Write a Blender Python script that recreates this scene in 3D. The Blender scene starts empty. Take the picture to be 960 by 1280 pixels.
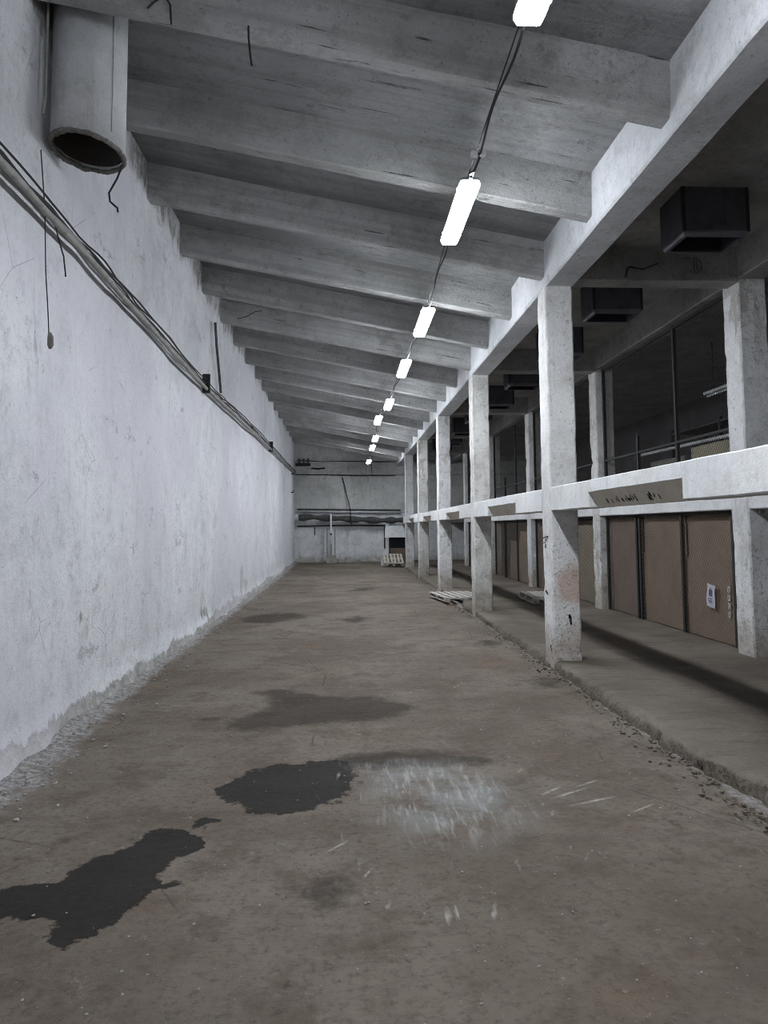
import bpy, bmesh, math, random
import numpy as np
from mathutils import Vector, Matrix, noise as mnoise

random.seed(7)
C = bpy.context.scene.collection
V = Vector

# ------------------------------------------------------------------ helpers
def link(name, bm, m=None, parent=None, smooth=False, local=False):
    me = bpy.data.meshes.new(name)
    bmesh.ops.recalc_face_normals(bm, faces=bm.faces[:])
    bm.to_mesh(me); bm.free()
    if m is not None: me.materials.append(m)
    if smooth:
        for p in me.polygons: p.use_smooth = True
    o = bpy.data.objects.new(name, me); C.objects.link(o)
    if parent is not None:
        o.parent = parent
        o.matrix_parent_inverse = Matrix.Translation(-parent.location) if parent.type == 'EMPTY' and not local else Matrix()
    return o

def tag(o, label, cat, group=None, kind=None):
    o['label'] = label; o['category'] = cat
    if group: o['group'] = group
    if kind: o['kind'] = kind
    return o

def thing(name, label, cat, loc, group=None):
    o = bpy.data.objects.new(name, None); C.objects.link(o)
    o.location = loc; o.empty_display_size = .1
    return tag(o, label, cat, group)

def clone(root, delta, label, group=None):
    r = root.copy(); C.objects.link(r)
    r.location = root.location + V(delta)
    r['label'] = label
    if group: r['group'] = group
    for ch in list(root.children):
        c = ch.copy(); C.objects.link(c); c.parent = r
        c.matrix_parent_inverse = ch.matrix_parent_inverse.copy()
        for g in list(ch.children):
            d = g.copy(); C.objects.link(d); d.parent = c
            d.matrix_parent_inverse = g.matrix_parent_inverse.copy()
    return r

def add_box(bm, x0, x1, y0, y1, z0, z1, bev=0.0, mat=None):
    r = bmesh.ops.create_cube(bm, size=1)
    vs = r['verts']
    for v in vs:
        v.co = V(((x0+x1)/2 + v.co.x*(x1-x0), (y0+y1)/2 + v.co.y*(y1-y0), (z0+z1)/2 + v.co.z*(z1-z0)))
    if mat is not None:
        for v in vs: v.co = mat @ v.co
    if bev:
        es = list({e for v in vs for e in v.link_edges})
        bmesh.ops.bevel(bm, geom=es, offset=bev, segments=1, affect='EDGES', profile=.5)

def box(*a, **k):
    bm = bmesh.new(); add_box(bm, *a, **k); return bm

def rough_box(x0, x1, y0, y1, z0, z1, seg=.12, amp=.006, bev=.012, sc=3.0, chip=.0):
    """box with softened arrises and an uneven, hand-cast surface"""
    bm = box(x0, x1, y0, y1, z0, z1, bev=bev)
    for ax, (a, b) in enumerate(((x0, x1), (y0, y1), (z0, z1))):
        n = min(int((b-a)/seg), 60)
        for i in range(1, n):
            no = V((0, 0, 0)); no[ax] = 1; co = V((0, 0, 0)); co[ax] = a+(b-a)*i/n
            bmesh.ops.bisect_plane(bm, geom=bm.verts[:]+bm.edges[:]+bm.faces[:], plane_co=co, plane_no=no)
    cx, cy, cz = (x0+x1)/2, (y0+y1)/2, (z0+z1)/2
    for v in bm.verts:
        n = mnoise.noise_vector(v.co*sc)*amp + mnoise.noise_vector(v.co*sc*4)*amp*.45
        v.co += n
        if chip:
            k = mnoise.noise(v.co*7+V((3, 1, 9)))
            if k > .25:
                d = V((cx-v.co.x, cy-v.co.y, 0))
                near = min(abs(v.co.x-x0), abs(v.co.x-x1)) < bev*1.6 and min(abs(v.co.y-y0), abs(v.co.y-y1)) < bev*1.6
                if near and d.length > 0: v.co += d.normalized()*chip*(k-.25)*3
    return bm

def add_tube(bm, pts, r, n=6, caps=True):
    pts = [V(p) for p in pts]
    rings = []
    ref = None
    for i, p in enumerate(pts):
        t = (pts[min(i+1, len(pts)-1)]-pts[max(i-1, 0)]).normalized()
        if ref is None:
            ref = V((0, 0, 1)) if abs(t.z) < .9 else V((1, 0, 0))
        a = t.cross(ref).normalized(); b = a.cross(t).normalized(); ref = b
        rr = r(i) if callable(r) else r
        rings.append([bm.verts.new(p+(a*math.cos(2*math.pi*k/n)+b*math.sin(2*math.pi*k/n))*rr) for k in range(n)])
    for i in range(len(rings)-1):
        for k in range(n):
            bm.faces.new((rings[i][k], rings[i][(k+1) % n], rings[i+1][(k+1) % n], rings[i+1][k]))
    if caps:
        bm.faces.new(rings[0][::-1]); bm.faces.new(rings[-1])

def tube(pts, r, n=6):
    bm = bmesh.new(); add_tube(bm, pts, r, n); return bm

def wobble(pts, k, amp, seed=0):
    """resample a polyline with k points per leg and a little slack"""
    out = []
    pts = [V(p) for p in pts]
    for i in range(len(pts)-1):
        for j in range(k):
            t = j/k; p = pts[i].lerp(pts[i+1], t)
            out.append(p+mnoise.noise_vector(p*1.7+V((seed, seed*2.3, 0)))*amp)
    out.append(pts[-1]); return out

def add_ribbon_strokes(bm, strokes, normal, w, lift=.002):
    """flat painted strokes lying on a surface"""
    nrm = V(normal).normalized()
    for st in strokes:
        st = [V(p) for p in st]
        prev = None
        for i, p in enumerate(st):
            t = (st[min(i+1, len(st)-1)]-st[max(i-1, 0)]).normalized()
            s = t.cross(nrm).normalized()*w/2
            cur = (bm.verts.new(p+s+nrm*lift), bm.verts.new(p-s+nrm*lift))
            if prev: bm.faces.new((prev[0], prev[1], cur[1], cur[0]))
            prev = cur

# ------------------------------------------------------------------ materials
class Mat:
    def __init__(s, name):
        s.m = bpy.data.materials.new(name); s.m.use_nodes = True
        s.nt = s.m.node_tree; s.N = s.nt.nodes; s.L = s.nt.links
        s.b = s.N['Principled BSDF']; s.out = s.N['Material Output']
        g = s.N.new('ShaderNodeNewGeometry'); s.pos = g.outputs['Position']
        s.nrm = g.outputs['Normal']
    def put(s, inp, val):
        if isinstance(val, bpy.types.NodeSocket): s.L.new(val, inp)
        else:
            if isinstance(val, (tuple, list)) and len(val) == 3 and inp.type == 'RGBA': val = (*val, 1)
            inp.default_value = val
    def map(s, scale=(1, 1, 1), rot=(0, 0, 0), loc=(0, 0, 0), vec=None):
        n = s.N.new('ShaderNodeMapping'); s.L.new(vec or s.pos, n.inputs['Vector'])
        n.inputs['Scale'].default_value = scale; n.inputs['Rotation'].default_value = rot; n.inputs['Location'].default_value = loc
        return n.outputs[0]
    def noise(s, scale, detail=5, rough=.55, vec=None, dist=0):
        n = s.N.new('ShaderNodeTexNoise'); s.L.new(vec or s.pos, n.inputs['Vector'])
        n.inputs['Scale'].default_value = scale; n.inputs['Detail'].default_value = detail
        n.inputs['Roughness'].default_value = rough; n.inputs['Distortion'].default_value = dist
        return n.outputs['Fac']
    def vor(s, scale, vec=None, feat='DISTANCE_TO_EDGE'):
        n = s.N.new('ShaderNodeTexVoronoi'); n.feature = feat; s.L.new(vec or s.pos, n.inputs['Vector'])
        n.inputs['Scale'].default_value = scale
        return n.outputs['Distance']
    def step(s, v, a, b):
        n = s.N.new('ShaderNodeMapRange'); n.interpolation_type = 'SMOOTHSTEP'
        s.put(n.inputs['Value'], v); n.inputs['From Min'].default_value = a; n.inputs['From Max'].default_value = b
        return n.outputs['Result']
    def op(s, o, a, b=0.0, clamp=False):
        n = s.N.new('ShaderNodeMath'); n.operation = o; n.use_clamp = clamp
        s.put(n.inputs[0], a); s.put(n.inputs[1], b); return n.outputs[0]
    def mix(s, f, a, b, mode='MIX'):
        n = s.N.new('ShaderNodeMix'); n.data_type = 'RGBA'; n.blend_type = mode
        s.put(n.inputs[0], f); s.put(n.inputs[6], a); s.put(n.inputs[7], b); return n.outputs[2]
    def attr(s, name):
        n = s.N.new('ShaderNodeAttribute'); n.attribute_name = name; return n.outputs['Fac']
    def xyz(s):
        n = s.N.new('ShaderNodeSeparateXYZ'); s.L.new(s.pos, n.inputs[0]); return n.outputs
    def bump(s, h, strength=.5, dist=.02):
        n = s.N.new('ShaderNodeBump'); s.put(n.inputs['Height'], h)
        n.inputs['Strength'].default_value = strength; n.inputs['Distance'].default_value = dist
        s.L.new(n.outputs[0], s.b.inputs['Normal'])
    def finish(s, col, rough=.85, spec=.25, metal=0.0):
        s.put(s.b.inputs['Base Color'], col); s.put(s.b.inputs['Roughness'], rough)
        s.b.inputs['Specular IOR Level'].default_value = spec; s.b.inputs['Metallic'].default_value = metal
        return s.m

def plaster(name, a, b, grime, amt=.5, pits=.6, streak=.35, dirt_h=0.0, dirt=(.17, .15, .13), peel=None, peel_amt=0.0, bumpk=.7, extra=None, freq=1.0, lines=0.0, speck=0.0):
    s = Mat(name)
    big = s.noise(.8*freq, 4, .6); mid = s.noise(3.1*freq, 10, .78); fine = s.noise(15, 7, .75); grain = s.noise(70, 4, .7)
    col = s.mix(s.step(big, .38, .64), a, b)
    blot = s.step(s.noise(1.35*freq, 9, .74, s.map((1, 1, 1.2), loc=(7, 3, 5))), .47, .68)
    col = s.mix(s.op('MULTIPLY', blot, amt*.75), col, grime)
    col = s.mix(s.op('MULTIPLY', s.step(mid, .50, .66), amt), col, grime)
    col = s.mix(s.op('MULTIPLY', s.step(fine, .50, .70), amt*.55), col, tuple(x*.75 for x in grime))
    col = s.mix(s.op('MULTIPLY', s.step(grain, .46, .74), .22), col, tuple(x*.6 for x in grime))
    fk = s.step(s.noise(9, 10, .82, s.map((1, 1, .8), loc=(2, 6, 1))), .585, .615)
    col = s.mix(s.op('MULTIPLY', fk, amt*.75), col, tuple(x*.82 for x in grime))
    fw = s.step(s.noise(7, 10, .82, s.map(loc=(8, 1, 3))), .59, .62)
    col = s.mix(s.op('MULTIPLY', fw, amt*.5), col, tuple(min(.85, x*1.14) for x in b))
    if streak:
        st = s.noise(1, 6, .7, s.map((8, 8, .7)))
        col = s.mix(s.op('MULTIPLY', s.step(st, .54, .70), streak), col, grime)
    pk = s.step(s.noise(24, 4, .65), .645, .69)
    patch = s.step(s.noise(2.1, 4, .6), .42, .60)
    pk = s.op('MULTIPLY', pk, patch)
    col = s.mix(s.op('MULTIPLY', pk, pits), col, (.05, .047, .045))
    h = s.op('ADD', s.op('MULTIPLY', fine, .6), mid)
    h = s.op('SUBTRACT', h, s.op('ADD', s.op('MULTIPLY', pk, .5), s.op('MULTIPLY', fk, .25)))
    if speck:                                    # pocked whitewash: little dark pits, denser towards the worn foot
        zz = s.step(s.xyz()[2], 2.6, .1)
        th = s.op('SUBTRACT', s.noise(38, 5, .72), s.op('SUBTRACT', .625, s.op('MULTIPLY', zz, .055)))
        sk = s.step(th, 0.0, .03)
        col = s.mix(s.op('MULTIPLY', sk, speck), col, (.13, .12, .105)); h = s.op('SUBTRACT', h, s.op('MULTIPLY', sk, .5))
    if lines:                                    # board marks and hair cracks that run along the cast rib
        tilt = s.map(rot=(0, -.1887, 0))
        ln = s.step(s.noise(1, 5, .68, s.map((1.1, 17, 22), vec=tilt)), .635, .655)
        ln = s.op('MULTIPLY', ln, s.step(s.noise(1.1, 4, .6, s.map(loc=(2, 9, 4))), .46, .54))
        bd = s.noise(1, 4, .6, s.map((.22, 8, 11), loc=(3, 0, 0), vec=tilt))
        col = s.mix(s.op('MULTIPLY', s.step(bd, .46, .62), lines*.5), col, grime)
        col = s.mix(s.op('MULTIPLY', ln, lines), col, (.045, .043, .042)); h = s.op('SUBTRACT', h, s.op('MULTIPLY', ln, .6))
    if peel is not None:
        pe = s.step(s.noise(1.6, 8, .68, s.map((1, 1, .7), loc=(4, 2, 1))), .585, .61)
        pe = s.op('MULTIPLY', pe, peel_amt)
        col = s.mix(pe, col, peel); h = s.op('SUBTRACT', h, s.op('MULTIPLY', pe, .7))
    if dirt_h:
        z = s.xyz()[2]
        nz = s.op('ADD', z, s.op('MULTIPLY', s.op('SUBTRACT', s.noise(4.5, 9, .75), .5), dirt_h*2.2))
        f = s.step(nz, dirt_h, dirt_h*.12)
        col = s.mix(s.op('MULTIPLY', f, .75), col, s.mix(s.step(fine, .4, .6), dirt, tuple(c*1.9 for c in dirt)))
    if extra: col, h = extra(s, col, h)
    s.bump(h, bumpk, .035)
    return s.finish(col, .9, .15)

WHITE_A, WHITE_B = (.56, .57, .615), (.66, .675, .71)

def ellipse_mask(s, cx, cz, rx, rz, axis=0, soft=.35, nz=.5):
    x = s.xyz(); a = s.op('DIVIDE', s.op('SUBTRACT', x[axis], cx), rx); c = s.op('DIVIDE', s.op('SUBTRACT', x[2], cz), rz)
    d = s.op('SQRT', s.op('ADD', s.op('MULTIPLY', a, a), s.op('MULTIPLY', c, c)))
    d = s.op('ADD', d, s.op('MULTIPLY', s.op('SUBTRACT', s.noise(5, 8, .72), .5), nz*4))
    return s.step(d, 1+soft*.5, 1-soft*.5)

def wall_extra(s, col, h):
    w = s.attr('bare'); n = s.op('MULTIPLY', s.op('SUBTRACT', s.noise(2.3, 11, .78, s.map((1, 1, .7))), .5), 2.0)
    f = s.step(s.op('ADD', w, n), .46, .62)
    bare = s.mix(s.step(s.noise(9, 8, .7), .38, .64), (.20, .195, .17), (.37, .365, .34))
    col = s.mix(s.op('MULTIPLY', f, .85), col, bare)
    # big soft lavender / cool patches of the limewash
    col = s.mix(s.op('MULTIPLY', s.step(s.noise(.33, 3, .5, s.map(loc=(9, 0, 0))), .46, .62), .6), col, (.60, .585, .64))
    # flaked scabs
    fl = s.step(s.noise(2.6, 10, .78, s.map((1, .55, 1.1), loc=(0, 3, 2))), .605, .63)
    col = s.mix(s.op('MULTIPLY', fl, .55), col, (.30, .30, .31))
    # thin cracks
    cr = s.step(s.vor(.9, s.map((1, 1, 1.4), loc=(.3, .2, .1))), .006, .0)
    brk = s.step(s.noise(1.3, 3, .5), .55, .62)
    col = s.mix(s.op('MULTIPLY', s.op('MULTIPLY', cr, brk), .55), col, (.09, .09, .09))
    return col, s.op('SUBTRACT', h, s.op('ADD', s.op('MULTIPLY', f, .6), s.op('MULTIPLY', fl, .4)))

M = {}
M['wall'] = plaster('limewash_wall', (.645, .655, .695), (.73, .74, .775), (.43, .435, .45), .55, .6, .4, extra=wall_extra, bumpk=.5)
M['column'] = plaster('limewash_column', (.66, .665, .69), (.76, .765, .775), (.42, .405, .39), .6, 1.0, .6, dirt_h=.8, speck=.6, dirt=(.22, .19, .155), peel=(.36, .335, .30), peel_amt=.6)
def pink(s, col, h):
    f = ellipse_mask(s, 2.57, .93, .19, .22, 0, .7, .5)
    col = s.mix(s.op('MULTIPLY', f, .8), col, (.50, .37, .31))
    g = ellipse_mask(s, 2.57, .34, .16, .17, 0, .6, .6)
    return s.mix(s.op('MULTIPLY', g, .45), col, (.36, .27, .22)), h
M['column_pink'] = plaster('limewash_column_patched', (.67, .672, .685), (.76, .76, .76), (.45, .425, .40), .55, 1.0, .5, dirt_h=.5, speck=.6, dirt=(.23, .195, .16), extra=pink)
M['column_grey'] = plaster('limewash_column_worn', (.56, .562, .55), (.66, .655, .635), (.34, .325, .30), .7, 1.0, .6, dirt_h=.9, speck=.75, dirt=(.20, .175, .14), peel=(.33, .31, .28), peel_amt=.65)
M['gallery'] = plaster('limewash_gallery', (.62, .63, .65), (.71, .715, .72), (.45, .44, .425), .5, .8, .3, bumpk=.3)
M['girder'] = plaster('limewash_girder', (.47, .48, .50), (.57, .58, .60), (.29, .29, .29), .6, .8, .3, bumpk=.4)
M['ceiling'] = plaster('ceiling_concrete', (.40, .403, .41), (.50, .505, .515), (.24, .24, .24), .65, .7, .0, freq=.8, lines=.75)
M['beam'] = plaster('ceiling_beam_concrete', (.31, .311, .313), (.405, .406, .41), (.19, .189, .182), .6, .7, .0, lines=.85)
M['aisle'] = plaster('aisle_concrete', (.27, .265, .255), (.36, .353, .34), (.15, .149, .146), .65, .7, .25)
M['far'] = plaster('far_wall_plaster', (.50, .51, .505), (.60, .61, .60), (.30, .295, .275), .65, .8, .5)
M['far_low'] = plaster('far_wall_lower_plaster', (.62, .64, .67), (.74, .76, .79), (.40, .40, .385), .6, .8, .45, dirt_h=.5, dirt=(.20, .18, .15))
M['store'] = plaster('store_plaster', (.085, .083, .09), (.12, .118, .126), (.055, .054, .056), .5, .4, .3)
M['recess'] = plaster('recess_plaster', (.62, .575, .495), (.70, .655, .575), (.44, .41, .36), .5, .5, .2)

def floor_mat():
    s = Mat('dirty_concrete_floor')
    big = s.noise(.55, 6, .62, dist=.3); mid = s.noise(2.6, 10, .72); fine = s.noise(24, 8, .72); sp = s.noise(60, 3, .6)
    col = s.mix(s.step(big, .36, .64), (0.1264, 0.1032, 0.0828), (0.1897, 0.1612, 0.1348))
    col = s.mix(s.op('MULTIPLY', s.step(mid, .46, .66), .75), col, (0.0969, 0.0742, 0.0568))
    col = s.mix(s.op('MULTIPLY', s.step(s.noise(1.15, 8, .7, s.map(loc=(5, 1, 0))), .55, .72), .55), col, (0.2274, 0.1975, 0.1686))
    col = s.mix(s.op('MULTIPLY', s.step(s.noise(.9, 5, .6, s.map(loc=(1, 7, 0))), .56, .70), .5), col, (0.1727, 0.1210, 0.0858))
    col = s.mix(s.op('MULTIPLY', s.step(fine, .46, .70), .6), col, (0.0674, 0.0548, 0.0444))
    col = s.mix(s.op('MULTIPLY', s.step(sp, .67, .74), .55), col, (0.3538, 0.3225, 0.2834))
    fk = s.step(s.noise(11, 9, .82), .60, .63)
    col = s.mix(s.op('MULTIPLY', fk, .6), col, (0.0663, 0.0579, 0.0497))
    fl = s.step(s.noise(9, 9, .82, s.map((1, .6, 1), loc=(4, 4, 0))), .61, .64)
    col = s.mix(s.op('MULTIPLY', fl, .55), col, (0.2985, 0.2721, 0.2364))
    pt = s.step(s.noise(30, 6, .7, s.map((.7, 1, 1), loc=(6, 6, 0))), .64, .67)
    col = s.mix(s.op('MULTIPLY', s.op('MULTIPLY', pt, s.step(s.noise(1.7, 4, .6), .45, .6)), .75), col, (0.0257, 0.0222, 0.0192))
    lo = s.step(s.noise(1, 8, .74, s.map((.9, 4.5, 1), loc=(1, 2, 0))), .5, .68)
    col = s.mix(s.op('MULTIPLY', lo, .45), col, (0.0994, 0.0842, 0.0720))
    # thin cracks
    cr = s.step(s.vor(.42, s.map((1, .8, 1), loc=(.1, .4, 0))), .0042, .0)
    cr = s.op('MULTIPLY', cr, s.step(s.noise(.8, 3, .5), .5, .6))
    col = s.mix(s.op('MULTIPLY', cr, .6), col, (0.0337, 0.0283, 0.0229))
    # light powder swept along the wall
    d = s.op('ADD', s.attr('dust'), s.op('MULTIPLY', s.op('SUBTRACT', s.noise(3.5, 10, .75), .5), 1.1))
    col = s.mix(s.op('MULTIPLY', s.step(d, .42, .75), .75), col, s.mix(s.step(fine, .38, .62), (0.1521, 0.1486, 0.1440), (0.4212, 0.4153, 0.4200)))
    # damp brown stains
    bn = s.op('MULTIPLY', s.op('SUBTRACT', s.noise(3.5, 9, .74), .5), 1.1)
    br = s.step(s.op('ADD', s.attr('damp'), bn), .36, .70)
    col = s.mix(s.op('MULTIPLY', br, .74), col, (.030, .024, .020))
    # wet black puddles
    wn = s.op('MULTIPLY', s.op('SUBTRACT', s.noise(6, 10, .72), .5), 2.2)
    wet = s.step(s.op('ADD', s.attr('wet'), wn), .44, .60)
    col = s.mix(s.op('MULTIPLY', wet, .93), col, s.mix(s.step(fine, .4, .7), (.009, .0083, .0078), (.020, .018, .017)))
    # scraped pale scratches
    reg = s.attr('scrape')
    s1 = s.step(s.noise(1, 4, .62, s.map((22, 2.6, 1), rot=(0, 0, -.25))), .50, .70)
    s2 = s.step(s.noise(1, 4, .62, s.map((34, 3.2, 1), rot=(0, 0, -.05), loc=(3, 2, 0))), .54, .72)
    gl = s.step(s.noise(2.2, 7, .7, s.map(loc=(2, 8, 0))), .36, .62)
    sc = s.op('MAXIMUM', s1, s2)
    rr = s.step(s.op('ADD', reg, s.op('MULTIPLY', s.op('SUBTRACT', s.noise(3, 6, .7), .5), .8)), .30, 1.0)
    film = s.op('MULTIPLY', s.op('MULTIPLY', rr, gl), .9)
    col = s.mix(film, col, (.235, .24, .235))
    col = s.mix(s.op('MULTIPLY', s.op('MULTIPLY', sc, rr), .6), col, (.42, .42, .41))
    lone = s.attr('scratch')
    col = s.mix(s.op('MULTIPLY', s.step(s.op('MULTIPLY', lone, s.op('ADD', s.noise(14, 5, .6), .25)), .25, .8), .85), col, (.42, .41, .39))
    h = s.op('ADD', s.op('MULTIPLY', mid, 1.0), s.op('ADD', s.op('MULTIPLY', fine, .6), s.op('MULTIPLY', fk, -.3)))
    h = s.op('MULTIPLY', h, s.op('SUBTRACT', 1.0, s.op('MULTIPLY', wet, .6)))
    s.bump(h, .75, .035)
    r = s.op('SUBTRACT', .86, s.op('MULTIPLY', wet, .1))
    return s.finish(col, r, .12)
M['floor'] = floor_mat()

def platform_mat():
    s = Mat('platform_concrete')
    mid = s.noise(2.4, 10, .72); fine = s.noise(26, 7, .7); long = s.noise(1, 6, .65, s.map((2.2, 9, 2)))
    col = s.mix(s.step(s.noise(.7, 5, .6), .36, .64), (0.1236, 0.1023, 0.0828), (0.1872, 0.1609, 0.1345))
    col = s.mix(s.op('MULTIPLY', s.step(long, .5, .7), .5), col, (0.0861, 0.0692, 0.0543))
    col = s.mix(s.op('MULTIPLY', s.step(mid, .55, .72), .5), col, (0.2396, 0.2117, 0.1822))
    col = s.mix(s.op('MULTIPLY', s.step(fine, .52, .72), .4), col, (0.0524, 0.0423, 0.0344))
    fk = s.step(s.noise(10, 9, .82, s.map((.6, 1, 1))), .585, .62)
    col = s.mix(s.op('MULTIPLY', fk, .5), col, (.05, .042, .036))
    fl = s.step(s.noise(8, 9, .82, s.map((.6, 1, 1), loc=(4, 4, 0))), .60, .63)
    col = s.mix(s.op('MULTIPLY', fl, .5), col, (.26, .235, .205))
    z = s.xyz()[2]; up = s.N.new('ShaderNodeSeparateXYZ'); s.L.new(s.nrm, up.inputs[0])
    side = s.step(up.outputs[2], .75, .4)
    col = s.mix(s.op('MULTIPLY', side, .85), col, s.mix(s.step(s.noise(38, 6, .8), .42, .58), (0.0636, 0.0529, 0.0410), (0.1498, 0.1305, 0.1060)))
    s.bump(s.op('ADD', s.op('ADD', mid, s.op('MULTIPLY', long, .6)), s.op('MULTIPLY', fine, .7)), .8, .04)
    return s.finish(col, .9, .2)
M['platform'] = platform_mat()

def simple(name, col, rough=.6, spec=.3, metal=0.0, var=.35, scale=14, bump=.15):
    s = Mat(name)
    n = s.noise(scale, 6, .65)
    c = s.mix(s.op('MULTIPLY', s.step(n, .42, .68), var), col, tuple(x*.45 for x in col))
    s.bump(n, bump, .01)
    return s.finish(c, rough, spec, metal)
M['black'] = simple('black_cable_rubber', (.018, .018, .018), .6)
M['pipe'] = simple('painted_pipe', (.29, .285, .27), .6, scale=9, var=.6)
M['duct'] = plaster('duct_paint', (.46, .47, .485), (.54, .55, .565), (.30, .29, .28), .4, .5, .3, bumpk=.2)
M['dark_in'] = simple('dark_inside', (.035, .030, .027), .9, scale=20)  # near-black colour of the duct's inner face
M['lip'] = simple('crusted_lip', (.16, .15, .14), .95, scale=30, var=.8, bump=.6)
M['hopper'] = simple('dark_blued_sheet_metal', (.075, .072, .082), .75, .2, 0, .6, 6, .2)
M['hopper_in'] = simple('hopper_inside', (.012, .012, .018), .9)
M['wire_low'] = simple('brownish_wire', (.20, .155, .12), .7, .3, 0)
M['steel'] = simple('dark_angle_steel', (.022, .022, .022), .7, .3, 0, .4)
M['wire'] = simple('grey_wire', (.06, .056, .05), .7, .3, 0)
def card(name, col):
    s = Mat(name)
    flute = s.noise(1, 2, .5, s.map((1, 60, 1.2)))
    n = s.noise(3, 8, .65)
    c = s.mix(s.op('MULTIPLY', s.step(n, .42, .68), .5), col, tuple(x*.72 for x in col))
    c = s.mix(s.op('MULTIPLY', s.step(flute, .5, .7), .18), c, tuple(x*.7 for x in col))
    s.bump(s.op('ADD', flute, n), .2, .01)
    return s.finish(c, .85, .15)
M['card'] = card('brown_cardboard', (.37, .285, .225))
M['card_dark'] = card('pinkish_cardboard', (.31, .24, .205))
M['card_pale'] = card('pale_cardboard', (.42, .375, .295))
M['card_grey'] = card('grey_board', (.24, .23, .20))
M['wood'] = simple('weathered_pallet_wood', (.36, .33, .28), .85, .15, 0, .6, 10, .4)
M['wood_grey'] = simple('grey_pallet_wood', (.44, .42, .39), .85, .15, 0, .6, 10, .4)
M['paper'] = simple('white_paper', (.74, .74, .82), .8, .1, 0, .06)
M['ink'] = simple('printed_ink', (.10, .09, .16), .8, .1, 0, .1)
M['sticker'] = simple('white_sticker', (.60, .58, .55), .8, .1, 0, .5, 60)
M['paint'] = simple('black_paint_mark', (.03, .03, .03), .85, .1)
M['faded_paint'] = simple('faded_black_paint', (.075, .075, .073), .85, .1)
M['housing'] = simple('grey_lamp_housing', (.42, .43, .44), .5)
M['rubble'] = plaster('rubble_grey', (.30, .29, .27), (.42, .41, .39), (.16, .15, .13), .5, .4, .0)
M['white_sheet'] = simple('white_painted_sheet', (.60, .61, .63), .7, .2, 0, .35, 5)
M['brown_box'] = simple('brown_board', (.15, .115, .095), .85, .15, 0, .4, 6)
M['lagging'] = simple('dark_pipe_lagging', (.085, .088, .085), .95, .1, 0, .7, 12, .8)
M['tin'] = simple('clip_metal', (.5, .5, .5), .4, .4, .6)

LAMP_POWER = 60.0
def emit():
    s = Mat('lit_lamp_diffuser')
    s.b.inputs['Base Color'].default_value = (.9, .9, .9, 1); s.b.inputs['Roughness'].default_value = .4
    s.b.inputs['Emission Color'].default_value = (.90, .95, 1.0, 1); s.b.inputs['Emission Strength'].default_value = LAMP_POWER
    return s.m
M['emit'] = emit()

# ------------------------------------------------------------------ layout numbers (metres)
XL, XR, XB = -2.2388, 2.3331, 4.6375        # hall wall face, front column face, rear column face
Z1, S = 8.326, 5.0437                       # first column, column spacing
HP = .0986                                  # platform height
DC, WC = .3706, .3183                       # column depth (y) and width (x)
HG = 4.389                                  # girder soffit
FAR = 33.6; BACK = -5.0; XE = 9.2
SLOPE = .191
def soffit(x): return 4.51 + SLOPE*(XR-x)   # underside of the sloping ceiling beams
def slab(x): return soffit(x)+.41

# ------------------------------------------------------------------ floor with stains measured on the spot
def sdf(px, py, poly):
    poly = np.array(poly, float); n = len(poly)
    d = np.full(px.shape, 1e9); inside = np.zeros(px.shape, bool)
    for i in range(n):
        a = poly[i]; b = poly[(i+1) % n]
        e = b-a; t = np.clip(((px-a[0])*e[0]+(py-a[1])*e[1])/(e@e+1e-12), 0, 1)
        dd = np.hypot(px-a[0]-t*e[0], py-a[1]-t*e[1]); d = np.minimum(d, dd)
        c = ((a[1] > py) != (b[1] > py)) & (px < (b[0]-a[0])*(py-a[1])/(b[1]-a[1]+1e-12)+a[0])
        inside ^= c
    return np.where(inside, d, -d)

def grid_mesh(name, us, vs, fn, m, attrs=None, smooth=True):
    U, W = np.meshgrid(us, vs)
    P = fn(U, W)
    nu, nv = len(us), len(vs)
    idx = np.arange(nu*nv).reshape(nv, nu)
    F = np.stack([idx[:-1, :-1], idx[:-1, 1:], idx[1:, 1:], idx[1:, :-1]], -1).reshape(-1, 4)
    me = bpy.data.meshes.new(name)
    me.from_pydata(P.reshape(-1, 3).tolist(), [], F.tolist())
    me.materials.append(m)
    for k, a in (attrs or {}).items():
        at = me.attributes.new(k, 'FLOAT', 'POINT'); at.data.foreach_set('value', np.ascontiguousarray(a.reshape(-1), dtype=np.float32))
    if smooth: me.polygons.foreach_set('use_smooth', [True]*len(F))
    me.update()
    o = bpy.data.objects.new(name, me); C.objects.link(o); return o

def vnoise(x, y, seed=0):
    """cheap smooth 2-D noise for vertex displacement"""
    rng = np.random.RandomState(seed); T = rng.rand(64, 64)
    xi = np.floor(x).astype(int); yi = np.floor(y).astype(int); fx = x-xi; fy = y-yi
    fx = fx*fx*(3-2*fx); fy = fy*fy*(3-2*fy)
    g = lambda i, j: T[(yi+j) % 64, (xi+i) % 64]
    return (g(0, 0)*(1-fx)+g(1, 0)*fx)*(1-fy)+(g(0, 1)*(1-fx)+g(1, 1)*fx)*fy-.5

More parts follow.
